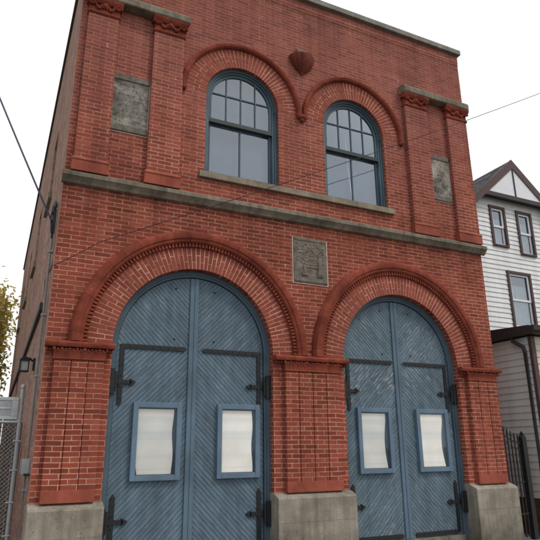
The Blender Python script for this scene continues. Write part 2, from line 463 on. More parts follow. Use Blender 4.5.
# ------------------------------------------------------------------ setting
GZ = -.42
def sheet(name, x0, x1, y0, y1, z, mat):
    m = MB(); m.poly([(x0, y0, z), (x1, y0, z), (x1, y1, z), (x0, y1, z)])
    o = m.build(name, mat); return tag(o, kind='structure')
sheet('ground', -400, 400, -400, 400, GZ - .16, M['grass'])
sheet('road', -400, 400, -14.5, -3.6, GZ - .14, M['asphalt'])
for n_, ya, yb, yk in (('pavement', -3.45, 5., (-3.6, -3.45)), ('pavement', -19., -14.65, (-14.65, -14.5))):
    m = MB(); m.box(-60, 60, ya, yb, GZ - .3, GZ); tag(m.build(n_, M['walk']), kind='structure')
    m = MB(); m.box(-60, 60, yk[0], yk[1], GZ - .3, GZ + .005); tag(m.build('kerb', M['kerb'], bevel=.02), kind='structure')
for yy in (-9.2, -8.95):
    m = MB(); m.poly([(-60, yy, GZ - .136), (60, yy, GZ - .136), (60, yy + .1, GZ - .136), (-60, yy + .1, GZ - .136)])
    tag(m.build('road_marking', M['yellow']), kind='structure')

# ---------------------------------------------------------------- firehouse
XL, XR, ZT = -4.62, 4.68, 11.25
ZSP = 3.10
D1, D2, RI1, RI2, RO = -2.19, 2.17, 1.43, 1.425, 2.11
W1, W2, RW, ZW, RWO = -1.37, 1.30, .79, 8.19, 1.315
ZSILL = 6.47
REC = .24
fh = thing('firehouse', (0, 5, GZ), 'old two-storey red brick fire station with twin arched blue plank doors', 'fire station')

def arch_pts(cx, cz, r, n=48, rev=False):
    a = [PI - PI * i / n for i in range(n + 1)]
    return [(cx + r * math.cos(t), cz + r * math.sin(t)) for t in a]

def front_wall():
    m = MB()
    def rect(x0, x1, z0, z1): m.poly([(x0, 0, z0), (x1, 0, z0), (x1, 0, z1), (x0, 0, z1)])
    def opening(cx, cz, r, z0, z1):
        p = arch_pts(cx, cz, r)
        for (xa, za), (xb, zb) in zip(p[:-1], p[1:]):
            m.poly([(xa, 0, za), (xb, 0, zb), (xb, 0, z1), (xa, 0, z1)])
            m.poly([(xa, 0, za), (xb, 0, zb), (xb, REC, zb), (xa, REC, za)])
        for sx in (-r, r):
            m.poly([(cx + sx, 0, z0), (cx + sx, 0, cz), (cx + sx, REC, cz), (cx + sx, REC, z0)])
    z1 = 5.87
    rect(XL, D1 - RI1, GZ - .1, z1); opening(D1, ZSP, RI1, GZ - .1, z1); rect(D1 + RI1, D2 - RI2, GZ - .1, z1)
    opening(D2, ZSP, RI2, GZ - .1, z1); rect(D2 + RI2, XR, GZ - .1, z1)
    rect(XL, W1 - RW, z1, ZT); rect(W2 + RW, XR, z1, ZT); rect(W1 + RW, W2 - RW, z1, ZT)
    for w in (W1, W2):
        rect(w - RW, w + RW, z1, ZSILL - .06); opening(w, ZW, RW, ZSILL - .06, ZT)
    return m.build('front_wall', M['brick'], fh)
front_wall()
# projecting brick courses under the coping
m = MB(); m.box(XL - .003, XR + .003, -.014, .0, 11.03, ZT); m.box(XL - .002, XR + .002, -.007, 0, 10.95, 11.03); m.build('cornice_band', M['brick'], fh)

# side and rear walls with recessed windows on the left side
SY1 = 17.9
m = MB()
def sidetop(y): return 10.72 - .079 * y
sw = [(2.9, 3.9, 6.75, 8.35), (6.7, 7.7, 6.3, 8.0), (10.4, 11.4, 6.2, 7.9), (14.0, 15.0, 6.0, 7.6), (9.2, 10.2, 2.2, 3.7)]
ys = sorted(set([0, SY1, .6] + [a for w in sw for a in w[:2]]))
for ya, yb in zip(ys[:-1], ys[1:]):
    hole = [w for w in sw if w[0] <= ya + 1e-6 and w[1] >= yb - 1e-6]
    zt = lambda y: ZT if yb <= .6 else sidetop(y)
    segs = [(GZ - .1, None)] if not hole else None
    if not hole: m.poly([(XL, ya, GZ - .1), (XL, yb, GZ - .1), (XL, yb, zt(yb)), (XL, ya, zt(ya))])
    else:
        hs = sorted(hole, key=lambda w: w[2]); z = GZ - .1
        for w in hs:
            m.poly([(XL, ya, z), (XL, yb, z), (XL, yb, w[2]), (XL, ya, w[2])]); z = w[3]
        m.poly([(XL, ya, z), (XL, yb, z), (XL, yb, zt(yb)), (XL, ya, zt(ya))])
for w in sw:
    d = .16
    for (a, b) in (((w[0], w[2]), (w[1], w[2])), ((w[1], w[2]), (w[1], w[3])), ((w[1], w[3]), (w[0], w[3])), ((w[0], w[3]), (w[0], w[2]))):
        m.poly([(XL, *a), (XL, *b), (XL + d, *b), (XL + d, *a)])
m.poly([(XL, .6, sidetop(.6)), (XL + .3, .6, sidetop(.6)), (XL + .3, .6, ZT), (XL, .6, ZT)])
m.build('side_wall', M['side'], fh)
m = MB(); m.poly([(XR, 0, GZ - .1), (XR, SY1, GZ - .1), (XR, SY1, sidetop(SY1)), (XR, .6, sidetop(.6)), (XR, .6, ZT), (XR, 0, ZT)]); m.build('side_wall', M['side'], fh)
m = MB(); m.poly([(XL, SY1, GZ - .1), (XR, SY1, GZ - .1), (XR, SY1, sidetop(SY1)), (XL, SY1, sidetop(SY1))]); m.build('rear_wall', M['side'], fh)
m = MB()
m.poly([(XL + .02, .3, 10.35), (XR - .02, .3, 10.35), (XR - .02, SY1 - .02, 9.1), (XL + .02, SY1 - .02, 9.1)])
m.poly([(XL, .6, 10.35), (XR, .6, 10.35), (XR, .6, ZT), (XL, .6, ZT)])
m.build('roof', M['asphalt'], fh)
for x in (XL, XR):
    m = MB(); m.prism([(.62, sidetop(.62) + .003), (SY1 + .06, sidetop(SY1 + .06) + .003), (SY1 + .06, sidetop(SY1 + .06) + .1), (.62, sidetop(.62) + .1)], 'x', x - .05, x + .25)
    m.build('side_coping', M['dkcop'], fh)
for w in sw:
    o = MB(); o.box(XL - .07, XL + .14, w[0] - .12, w[1] + .12, w[2] - .13, w[2] + .004)
    fr = MB()
    x0 = XL + .09
    for a in ((w[0], w[0] + .07, w[2], w[3]), (w[1] - .07, w[1], w[2], w[3]), (w[0] + .07, w[1] - .07, w[3] - .07, w[3]), (w[0] + .07, w[1] - .07, w[2] + .004, w[2] + .08), (w[0] + .07, w[1] - .07, (w[2] + w[3]) / 2 - .03, (w[2] + w[3]) / 2 + .03)):
        fr.box(x0, x0 + .06, *a)
    f = fr.build('side_window', M['winblue'], fh)
    o.build('sill', M['sill'], f)
    g = MB(); g.poly([(x0 + .03, w[0], w[2]), (x0 + .03, w[1], w[2]), (x0 + .03, w[1], w[3]), (x0 + .03, w[0], w[3])]); g.build('pane', M['glass'], f)
# iron tie bands / cable run fixed along the side wall
m = MB()
m.prism([(1.6, 3.92), (17.6, 3.2), (17.6, 3.29), (1.6, 4.05)], 'x', XL - .06, XL)
m.build('side_ledge', plain('dark_ledge', (.07, .055, .05), .8), fh)

# dark upstairs room and shades, seen through the panes
m = MB()
x0, x1, y0, y1, z0, z1 = XL + .3, XR - .3, .34, 4.2, 6.0, 9.35
m.poly([(x0, y1, z0), (x1, y1, z0), (x1, y1, z1), (x0, y1, z1)]); m.poly([(x0, y0, z1), (x1, y0, z1), (x1, y1, z1), (x0, y1, z1)])
m.poly([(x0, y0, z0), (x1, y0, z0), (x1, y1, z0), (x0, y1, z0)]); m.poly([(x0, y0, z0), (x0, y1, z0), (x0, y1, z1), (x0, y0, z1)]); m.poly([(x1, y0, z0), (x1, y1, z0), (x1, y1, z1), (x1, y0, z1)])
m.build('upstairs_room', M['room'], fh)
m = MB(); m.poly([(XL + .2, .6, GZ), (XR - .2, .6, GZ), (XR - .2, .6, 5.6), (XL + .2, .6, 5.6)]); m.build('inner_partition', M['room'], fh)

# stone coping on the parapet
m = MB(); m.prism([(-.10, ZT + .002), (-.10, ZT + .13), (-.07, ZT + .17), (.42, ZT + .17), (.42, ZT + .002)], 'x', XL - .06, XR + .06); m.build('coping', M['coping'], fh, bevel=.012)
# belt course
m = MB(); m.prism([(0, 5.745), (-.05, 5.76), (-.075, 5.80), (-.12, 5.85), (-.135, 5.86), (-.135, 5.935), (-.10, 5.955), (0, 5.975)], 'x', XL - .035, XR + .09)
m.build('belt_course', M['belt'], fh, bevel=.006)
# long sill
m = MB(); m.prism([(REC, 6.335), (-.07, 6.335), (-.07, 6.455), (-.03, 6.475), (REC, 6.50)], 'x', -2.27, 2.22); m.build('window_sill', M['sill'], fh, bevel=.008)

# brick arch rings made of single bricks
def ring(cx, cz, r0, r1, steps, splits, back, name, pr=-.007):
    m = MB()
    da = PI / steps
    for i in range(steps):
        a0 = i * da; sp = splits[i % len(splits)]
        w = da - .0155 / ((r0 + r1) / 2)
        aa = a0 + (da - w) / 2 + random.uniform(-.0008, .0008)
        rr = [r0] + [r0 + (r1 - r0) * q for q in sp] + [r1]
        for k in range(len(rr) - 1):
            ra = rr[k] + (0 if k == 0 else .007); rb = rr[k + 1] - (0 if k == len(rr) - 2 else .007)
            f = pr + random.uniform(-.0025, .0025); rn = random.random() * .9
            q = []
            for (r, a) in ((ra, aa), (rb, aa), (rb, aa + w), (ra, aa + w)):
                q.append((cx + r * math.cos(a), cz + r * math.sin(a)))
            bk = back if k == 0 else .0
            m.prism(q, 'y', f, bk, 0, rn)
    o = m.build(name, M['vous'], fh)
    b = MB(); b.sweep_arc(cx, cz, [(r0 + .004, pr + .0045), (r1 + .01, pr + .0045), (r1 + .01, .0015), (r0 + .004, back)], n=72)
    b.build('mortar_bed', M['mortar'], o)
    return o
for cx, ri in ((D1, RI1), (D2, RI2)):
    ring(cx, ZSP, ri, 1.825, 66, [(.34,), (.66,)], REC, 'door_arch')
for cx in (W1, W2):
    ring(cx, ZW, RW, 1.215, 41, [(.62,), (.36,)], .16, 'window_arch')

# terracotta hood moulds with a row of dentils
for cx in (D1, D2):
    m = MB()
    m.sweep_arc(cx, ZSP, [(1.90, 0.), (1.90, -.075), (1.925, -.10), (1.955, -.10), (1.975, -.125), (2.03, -.14), (2.08, -.125), (2.10, -.09), (2.12, -.06), (2.12, 0.)], n=80)
    o = m.build('hood_mould', M['mould_big'], fh, smooth=True)
    d = MB(); n = 94
    for i in range(n):
        a = PI * (i + .5) / n; w = .5 * PI / n * .58
        q = [(cx + r * math.cos(t), ZSP + r * math.sin(t)) for r, t in ((1.832, a - w), (1.905, a - w), (1.905, a + w), (1.832, a + w))]
        d.prism(q, 'y', -.062, 0.)
    d.sweep_arc(cx, ZSP, [(1.826, 0.), (1.826, -.022), (1.90, -.022), (1.90, 0.)], n=80)
    d.build('dentil_row', M['terra'], o)
for cx in (W1, W2):
    m = MB()
    m.sweep_arc(cx, ZW, [(1.215, 0.), (1.215, -.05), (1.24, -.085), (1.285, -.10), (1.315, -.08), (1.325, -.04), (1.325, 0.)], a0=-.02, a1=PI + .02, n=64)
    o = m.build('hood_mould', M['mould_small'], fh, smooth=True)
    s_ = MB(); sx = -1 if cx == W1 else 1
    s_.ball((cx + sx * 1.27, -.045, ZW - .035), .060, .065, .05)
    s_.build('label_stop', M['terra'], o, smooth=True)
m = MB(); m.ball((-.035, -.04, ZW - .02), .12, .075, .055); m.ball((-.035, -.035, ZW - .08), .06, .05, .045)
m.box(-.16, .09, -.07, 0, ZW, ZW + .05)
m.build('corbel', M['terra'], fh, smooth=True)

# ---- pilasters
def egg_row(m, x0, x1, y, z, r, step):
    n = max(2, round((x1 - x0) / step)); 
    for i in range(n):
        x = x0 + (x1 - x0) * (i + .5) / n
        if i % 2 == 0: m.ball((x, y + .006, z), r * (.8 + .25 * math.sin(i * 1.7)), r * .85, r * (.75 + .2 * math.cos(i * 2.3)), 10, 6)
        else: m.ball((x, y + .008, z - r * .3), r * .55, r * .8, r * .9, 8, 5)

PPROT = .10
def pier(x0, x1, px0, px1, grooves):
    """lower pier face with slot grooves, capital and block"""
    zb, zt = .93, 2.80
    m = MB()
    xs = [px0] + [g for gr in grooves for g in (gr - .008, gr + .008)] + [px1]
    for a, b in zip(xs[0::2], xs[1::2]):
        m.box(a, b, -PPROT, 0, zb, zt)
    for g in grooves: m.box(g - .008, g + .008, -PPROT + .02, 0, zb, zt)
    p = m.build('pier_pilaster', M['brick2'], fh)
    c = MB()
    c.box(x0 - .0, x1 + .0, -.06, 0, 2.95, 3.0)
    c.prism([(0, 2.995), (-.15, 2.995), (-.165, 3.02), (-.165, 3.055), (-.14, 3.085), (0, 3.085)], 'x', x0 - .015, x1 + .02)
    c.prism([(0, 2.80), (-.112, 2.80), (-.125, 2.815), (-.112, 2.83), (-.112, 2.90), (-.13, 2.93), (-.135, 2.95), (0, 2.95)], 'x', px0 - .02, px1 + .02)
    egg_row(c, px0 - .05, px1 + .05, -.125, 2.962, .036, .055)
    egg_row(c, x0 + .0, px0 - .05, -.085, 2.962, .030, .055)
    egg_row(c, px1 + .05, x1 - .0, -.085, 2.962, .030, .055)
    c.build('capital', M['terra'], p, smooth=True)
    b = MB(); b.box(px0 - .006, px1 + .006, -PPROT - .006, 0, .755, .93); b.build('base_block', M['terra_flat'], p, bevel=.006)
    s = MB()
    d = .20
    s.prism([(REC - .02, GZ - .1), (-d, GZ - .1), (-d, .665), (-d + .02, .69), (-.008, .755), (REC - .02, .755)], 'x', x0 - .018, x1 + .018)
    s.prism([(-.01, .30), (-d - .004, .30), (-d - .004, .302), (-.01, .302)], 'x', x0, x1)
    s.build('stone_base', M['base'], fh, bevel=.012)
pier(XL, D1 - RI1, -4.48, -3.74, [-4.235, -3.985])
pier(D1 + RI1, D2 - RI2, -.55, .56, [-.285, .0, .285])
pier(D2 + RI2, XR, 3.78, 4.55, [4.03, 4.29])

def upper_pilaster(x0, x1):
    m = MB(); m.box(x0, x1, -PPROT, 0, 6.2, 9.24)
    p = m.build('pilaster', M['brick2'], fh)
    b = MB(); b.prism([(0, 5.97), (-PPROT - .03, 5.97), (-PPROT - .03, 6.16), (-PPROT - .045, 6.175), (-PPROT - .035, 6.20), (-PPROT - .002, 6.225), (0, 6.225)], 'x', x0 - .035, x1 + .035)
    b.build('base_block', M['terra_flat'], p, bevel=.006)
    c = MB()
    c.prism([(0, 9.20), (-PPROT - .01, 9.20), (-PPROT - .03, 9.22), (-PPROT - .03, 9.245), (-PPROT - .012, 9.26), (0, 9.26)], 'x', x0 - .02, x1 + .02)
    c.box(x0, x1, -PPROT - .012, 0, 9.26, 9.44)
    c.prism([(0, 9.42), (-.14, 9.42), (-.19, 9.47), (-.20, 9.52), (0, 9.52)], 'x', x0 - .05, x1 + .05)
    xm = (x0 + x1) / 2; w = (x1 - x0) / 2
    for sx in (-1, 1):
        # corner volutes and leafy scrolls
        cx = xm + sx * (w - .01)
        for k in range(14):
            a = k * .55; r = .062 - .0038 * k
            c.ball((cx - sx * .02 + r * math.cos(a) * sx, -.145, 9.395 + r * math.sin(a)), .022, .035, .022, 6, 4)
        for k in range(7):
            q = k / 6.
            c.ball((xm + sx * (.06 + q * (w - .16)), -.13, 9.40 - .085 * math.sin(PI * (1 - q) * .9)), .03, .03, .026, 6, 4)
    c.ball((xm, -.135, 9.395), .052, .04, .055, 10, 6)
    for k in range(6): c.ball((xm + .06 * math.cos(k * PI / 3), -.128, 9.395 + .06 * math.sin(k * PI / 3)), .024, .025, .024, 6, 4)
    c.build('capital', M['terra'], p, smooth=True)
for a, b in ((-4.50, -3.95), (-3.27, -2.68), (2.72, 3.36), (4.0, 4.62)):
    upper_pilaster(a, b)
for a, b in ((-4.60, -2.60), (2.66, 4.66)):
    m = MB(); m.prism([(0, 9.52), (-.20, 9.52), (-.215, 9.54), (-.215, 9.66), (-.17, 9.72), (0, 9.745)], 'x', a, b)
    m.build('entablature', M['belt'], fh, bevel=.008)

# ---- plaques
def plaque(x0, x1, z0, z1):
    m = MB(); m.box(x0, x1, -.012, 0, z0, z1)
    o = m.build('plaque', M['plaque'], fh, bevel=.006)
    b = MB(); h = (z1 - z0)
    b.prism([(-.012, z1 - .13), (-.03, z1 - .12), (-.035, z1 - .02), (-.012, z1 - .004)], 'x', x0 + .002, x1 - .002)
    b.build('border_band', M['plaque_c'], o, bevel=.006); b = MB()
    b.prism([(-.012, z0 + .004), (-.035, z0 + .01), (-.03, z0 + .13), (-.012, z0 + .15)], 'x', x0 + .002, x1 - .002)
    b.build('border_band', M['plaque_c'], o, bevel=.006)
    e = MB()
    for a in ((x0 - .018, x0, z0 - .015, z1), (x1, x1 + .018, z0 - .015, z1), (x0, x1, z0 - .018, z0)):
        e.box(a[0], a[1], -.006, 0, a[2], a[3])
    e.build('mortar_edge', M['palemortar'], o)
plaque(-3.955, -3.285, 6.93, 8.12)
plaque(3.375, 3.965, 6.93, 8.12)
m = MB(); m.box(-.30, .45, -.025, 0, 4.53, 5.46)
o = m.build('plaque', M['plaque_c'], fh, bevel=.015)
e = MB()
for a in ((-.322, -.30, 4.51, 5.46), (.45, .472, 4.51, 5.46), (-.30, .45, 4.508, 4.53)): e.box(a[0], a[1], -.006, 0, a[2], a[3])
e.build('mortar_edge', M['palemortar'], o)
r = MB()          # worn relief: a bar with two post feet under a broken crest
r.box(-.10, .31, -.038, -.024, 4.845, 4.885); r.box(-.02, .26, -.034, -.024, 4.90, 4.93)
r.box(-.085, -.045, -.040, -.024, 4.73, 4.885); r.box(-.13, -.01, -.056, -.024, 4.675, 4.72)
r.box(.235, .31, -.046, -.024, 4.78, 5.08); r.prism([(.215, 4.71), (.33, 4.71), (.31, 4.80), (.235, 4.80)], 'y', -.060, -.024); r.box(.205, .345, -.050, -.024, 4.675, 4.71)
rr = random.Random(8)
for q in range(150):
    x = .075 + max(-.30, min(.28, rr.gauss(0, .19))); z = 5.13 + max(-.2, min(.2, rr.gauss(0, .10)))
    r.ball((x, -.022, z), rr.uniform(.012, .045), rr.uniform(.008, .020), rr.uniform(.010, .032), 7, 4)
for q in range(60): r.ball((rr.uniform(-.05, .26), -.022, rr.uniform(4.90, 5.05)), rr.uniform(.01, .03), .010, rr.uniform(.008, .02), 6, 4)
for q in range(50): r.ball((rr.uniform(-.27, .42), -.022, rr.uniform(4.57, 5.40)), rr.uniform(.008, .03), .006, rr.uniform(.006, .018), 6, 4)
r.box(-.28, .43, -.036, -.024, 5.395, 5.435); r.box(-.28, .43, -.034, -.024, 4.555, 4.585)
r.build('relief', M['plaque_c'], o, smooth=True)

# ---- fluted half-cone bracket between the window arches
m = MB(); n = 44; zs = [9.29, 9.34, 9.43, 9.53, 9.62, 9.665]; rs = [.045, .125, .215, .27, .30, .305]
def brp(j, i):
    a = PI + PI * i / n; f = 1 + (.03 * math.cos(i * 2 * PI / 6.3) if 0 < j < 5 else 0)
    return (rs[j] * f * math.cos(a), rs[j] * f * math.sin(a) * .85, zs[j])
for j in range(5):
    for i in range(n): m.poly([brp(j, i), brp(j, i + 1), brp(j + 1, i + 1), brp(j + 1, i)], 0, .5)
m.poly([brp(5, i) for i in range(n + 1)][::-1], 0, .5)
m.ball((0, -.01, 9.28), .04, .04, .04)
o = m.build('bracket', terracotta_mat('dark_terracotta', (.22, .060, .040)), fh, smooth=True)
m = MB(); m.box(-.13, .13, -.06, 0, 9.80, 9.875); m.build('stone_block', M['belt'], fh, bevel=.01)

# ---- upstairs windows
def window(cx, r, cord=False):
    z0, zc = ZSILL - .012, ZW
    def frame_ring(m, ra, rb, y0, y1, zb):
        m.sweep_arc(cx, zc, [(ra, y0), (rb, y0), (rb, y1), (ra, y1)], n=48, caps=False)
        for s in (-1, 1):
            xs = sorted((cx + s * ra, cx + s * rb)); m.box(xs[0], xs[1], y0, y1, zb, zc)
    m = MB()
    frame_ring(m, r - .005, r - .055, .07, .24, z0)
    frame_ring(m, r - .055, r - .095, .10, .24, z0)
    m.box(cx - r + .03, cx + r - .03, .10, .24, z0, z0 + .075)
    w = m.build('window', M['winblue'], fh, smooth=True)
    # upper sash (arched)
    zr = 7.70; ru = r - .095
    u = MB()
    u.sweep_arc(cx, zc, [(ru, .125), (ru - .06, .125), (ru - .06, .165), (ru, .165)], n=48, caps=False)
    for s in (-1, 1):
        xs = sorted((cx + s * ru, cx + s * (ru - .055))); u.box(xs[0], xs[1], .125, .165, zr, zc)
    gx = ru - .055; t = .012
    for k in (-.5, 0, .5):
        x = cx + k * gx; u.box(x - t, x + t, .13, .16, zr + .03, zc + math.sqrt(max(0, (ru - .04) ** 2 - (k * gx) ** 2)))
    zm = 8.33; u.box(cx - gx - .0 + .012, cx + gx - .012, .128, .158, zm - t, zm + t)
    u.build('upper_sash', M['winblue'], w, smooth=True)
    rl = MB(); rl.box(cx - ru, cx + ru, .10, .20, zr - .055, zr + .03); rl.prism([(.10, zr + .03), (.20, zr + .03), (.20, zr + .06)], 'x', cx - ru, cx + ru)
    rl.build('meeting_rail', M['green'], w, bevel=.004)
    l = MB()
    for s in (-1, 1):
        xs = sorted((cx + s * ru, cx + s * (ru - .055))); l.box(xs[0], xs[1], .165, .205, z0 + .05, zr - .03)
    l.box(cx - ru, cx + ru, .165, .205, z0 + .05, z0 + .13); l.box(cx - .014, cx + .014, .17, .20, z0 + .12, zr - .03)
    l.build('lower_sash', M['winblue'], w)
    g = MB(); p = [(cx - ru + .02, zr), (cx + ru - .02, zr)] + arch_pts(cx, zc, ru - .02)[::-1]
    g.poly([(x, .150, z) for x, z in p]); g.poly([(cx - ru + .02, .19, z0 + .06), (cx + ru - .02, .19, z0 + .06), (cx + ru - .02, .19, zr), (cx - ru + .02, .19, zr)])
    g.build('pane', M['glass'], w)
    s = MB()   # pale roller shade behind the panes
    s.poly([(cx - ru - .05, .30, z0 - .1), (cx + ru + .05, .30, z0 - .1), (cx + ru + .05, .30, zc + ru), (cx - ru - .05, .30, zc + ru)])
    s.build('shade_cloth', M['cream'], w)
    if cord:
        k = MB(); k.tube([(cx + .05, .27, z0 + .02), (cx + .0, .26, 7.0), (cx - .05, .26, 7.45), (cx - .06, .27, 8.2)], [.014, .011, .008, .006], 6)
        k.build('pull_cord', M['whitepaint'], w)
window(W1, RW); window(W2, RW, True)

# ---- big plank doors
DOORY = .20
def door_pair(cx, ri, mat, seam_z=3.115):
    zb = -.17
    m = MB()
    fo, fi = ri + .0, ri - .105
    m.sweep_arc(cx, ZSP, [(fo, .13), (fi + .04, .13), (fi + .03, .155), (fi, .16), (fi, .26), (fo, .26)], n=64, caps=False)
    for s in (-1, 1):
        xs = sorted((cx + s * fo, cx + s * (fi + .035))); m.box(xs[0], xs[1], .13, .26, GZ, ZSP)
        xs = sorted((cx + s * (fi + .035), cx + s * fi)); m.box(xs[0], xs[1], .158, .26, GZ, ZSP)
    m.build('door_frame', M['doorframe'], fh, smooth=True)
    k = MB(); k.box(cx - fi, cx + fi, .12, .5, GZ - .05, zb - .005); k.build('threshold', M['base'], fh)
    R_ = fi - .012
    for s in (-1, 1):
        hx = cx + s * R_; mx = cx + s * .008
        # leaf outline (convex)
        arc = [(cx + s * R_ * math.cos(a), ZSP + R_ * math.sin(a)) for a in [PI / 2 * i / 20 for i in range(21)]]
        arc = [(x, z) for x, z in arc if (x - mx) * s > 0] + [(mx, ZSP + math.sqrt(R_ ** 2 - .008 ** 2))]
        outline = [(mx, zb), (hx, zb)] + arc
        d = MB()
        d.prism(outline, 'y', DOORY + .007, DOORY + .05, 1, .5)
        pitch = .0625
        for part in (0, 1):      # 0 below the seam, 1 above
            reg = clip_poly(outline, 0, -1, -(seam_z + .004)) if part else clip_poly(outline, 0, 1, seam_z - .004)
            # below: left leaf rises to the right, right leaf falls; above the other way
            lean = (-s if part else s)
            # across coordinate u = (lean*x + z)/sqrt2
            us = [(lean * (x - cx) + z) / math.sqrt(2) for x, z in reg]
            k0 = math.floor(min(us) / pitch); k1 = math.ceil(max(us) / pitch)
            for q in range(k0, k1):
                a = q * pitch + .0038; b = (q + 1) * pitch - .0038
                nx, nz = lean / math.sqrt(2), 1 / math.sqrt(2); off = lean * cx / math.sqrt(2)
                f = clip_poly(clip_poly(reg, nx, nz, b + off), -nx, -nz, -(a + off))
                if len(f) < 3: continue
                rn = random.random() * .98 + .01 + (1 if lean > 0 else 0)
                y = DOORY - random.uniform(0, .003)
                d.prism(f, 'y', y, DOORY + .008, 0, rn)
        leaf = d.build('door_leaf', [mat, M['gap']], fh)
        # stiles: meeting stile and hanging stile
        if s < 0:
            st = MB(); st.box(cx - .10, cx + .0, DOORY - .030, DOORY, zb, ZSP + R_ - .012); st.box(cx - .02, cx + .05, DOORY - .042, DOORY - .004, zb, ZSP + R_ - .012); st.build('meeting_stile', M['blue'], leaf, bevel=.004)
        # display frame with a paper notice behind glass
        nx0, nx1 = {(-1, D1): (-3.19, -2.38), (1, D1): (-1.75, -.96), (-1, D2): (1.10, 1.90), (1, D2): (2.51, 3.33)}[(s, cx)]
        z0, z1 = 1.005, 2.215; t = .085; y0 = DOORY - .07
        fr = MB()
        fr.box(nx0, nx0 + t, y0, DOORY, z0, z1); fr.box(nx1 - t, nx1, y0, DOORY, z0, z1)
        fr.box(nx0 + t, nx1 - t, y0 + .002, DOORY, z1 - t, z1 - .001); fr.box(nx0 + t, nx1 - t, y0 + .002, DOORY, z0 + .001, z0 + t)
        nf = fr.build('notice_frame', M['bluenotice'], leaf, bevel=.006)
        bk = MB(); bk.poly([(nx0 + t, DOORY - .009, z0 + t), (nx1 - t, DOORY - .009, z0 + t), (nx1 - t, DOORY - .009, z1 - t), (nx0 + t, DOORY - .009, z1 - t)]); bk.build('backing_board', M['gap'], leaf)
        a0, a1, c0, c1 = nx0 + t + .004, nx1 - t - .05, z0 + t + .01, z1 - t - .02
        pp = MB(); N = 14; wv = .0 if cx == D1 else .045
        for i in range(N):
            va, vb = i / N, (i + 1) / N
            def edge(v): return a1 - wv * math.sin(PI * min(1, v * 1.15)) * (1 if s < 0 else 1.3) + (.012 * math.sin(v * 9 + s) if cx == D1 else 0)
            def L(v): return a0 + (.03 * max(0, .12 - v) * 8 if s < 0 else 0) + .004 * math.sin(v * 17)
            for j in range(6):
                def pt(v, h): 
                    x = L(v) + (edge(v) - L(v)) * h
                    return (x, DOORY - .018 - .012 * math.sin(h * 3.1) * (.5 + .5 * math.sin(v * 7 + cx)), c0 + (c1 - c0) * v)
                pp.poly([pt(va, j / 6), pt(va, (j + 1) / 6), pt(vb, (j + 1) / 6), pt(vb, j / 6)])
        pp.build('paper_notice', M['paper'], leaf, smooth=True)
        g = MB(); g.poly([(nx0 + t - .01, DOORY - .045, z0 + t - .01), (nx1 - t + .01, DOORY - .045, z0 + t - .01), (nx1 - t + .01, DOORY - .045, z1 - t + .01), (nx0 + t - .01, DOORY - .045, z1 - t + .01)])
        g.build('notice_pane', M['nglass'], leaf)
        # wrought-iron strap hinges
        def strap(z_top, z_bot, z_cross, z_h, h_top):
            h = MB(); y0, y1 = DOORY - .026, DOORY - .004
            x = cx + s * (R_ - .085); w = .036
            def bar_v(za, zb_): h.box(x - w, x + w, y0, y1, za, zb_)
            bar_v(z_bot + .03, z_top)
            h.prism([(x - w, z_bot + .03), (x, z_bot - .02), (x + w, z_bot + .03)], 'y', y0, y1)
            if h_top: pass
            else: h.prism([(x - w, z_top), (x, z_top + .05), (x + w, z_top)], 'y', y0, y1)
            # long horizontal arm towards the middle
            xi = x - s * w; xe = x - s * 1.02
            xs = sorted((xi, xe)); h.box(xs[0], xs[1], y0, y1, z_h - w, z_h + w)
            h.prism([(xe, z_h - w - .008), (xe - s * .055, z_h - .02), (xe - s * .055, z_h + .02), (xe, z_h + w + .008)], 'y', y0, y1)
            # trefoil cross arm at the pintle
            xs = sorted((x - s * .17, x + s * .15)); h.box(xs[0], xs[1], y0 - .012, y1, z_cross - .03, z_cross + .03)
            h.prism([(x - s * .15, z_cross - .055), (x - s * .24, z_cross - .012), (x - s * .24, z_cross + .012), (x - s * .15, z_cross + .055)], 'y', y0 - .012, y1)
            h.prism([(x - w - .035, z_cross), (x, z_cross - .085), (x + w + .035, z_cross), (x, z_cross + .085)], 'y', y0 - .006, y1)
            for q in range(7): h.ball((x - s * (.12 + .13 * q), y0, z_h), .014, .010, .014, 8, 4)
            for q in range(4): h.ball((x, y0, z_bot + .10 + .18 * q), .014, .010, .014, 8, 4)
            # pintle block on the frame
            px = cx + s * (ri - .045)
            h.tube([(cx + s * (R_ + .01), y0 - .045, z_cross - .16), (cx + s * (R_ + .01), y0 - .045, z_cross + .16)], .028, 8)
            h.box(px - .048, px + .048, .085, .128, z_cross - .20, z_cross + .20)
            h.build('strap_hinge', M['iron'], leaf)
        strap(3.15, 2.17, 2.53, 3.12, True)
        strap(.78, -.12, .43, -.115, False)
        # small bolt heads high on the leaf
        for q in range(2):
            bt = MB(); bt.ball((cx + s * (.36 + .0 * q), DOORY - .004, 4.19 - .9 * q), .02, .012, .02, 8, 4)
            bt.build('bolt', M['iron'], leaf)
door_pair(D1, RI1, M['plank1']); door_pair(D2, RI2, M['plank2'])

# ------------------------------------------------- fittings on the left side
def catenary(a, b, sag, n=24):
    a, b = Vector(a), Vector(b)
    return [a.lerp(b, i / n) - Vector((0, 0, sag * 4 * (i / n) * (1 - i / n))) for i in range(n + 1)]

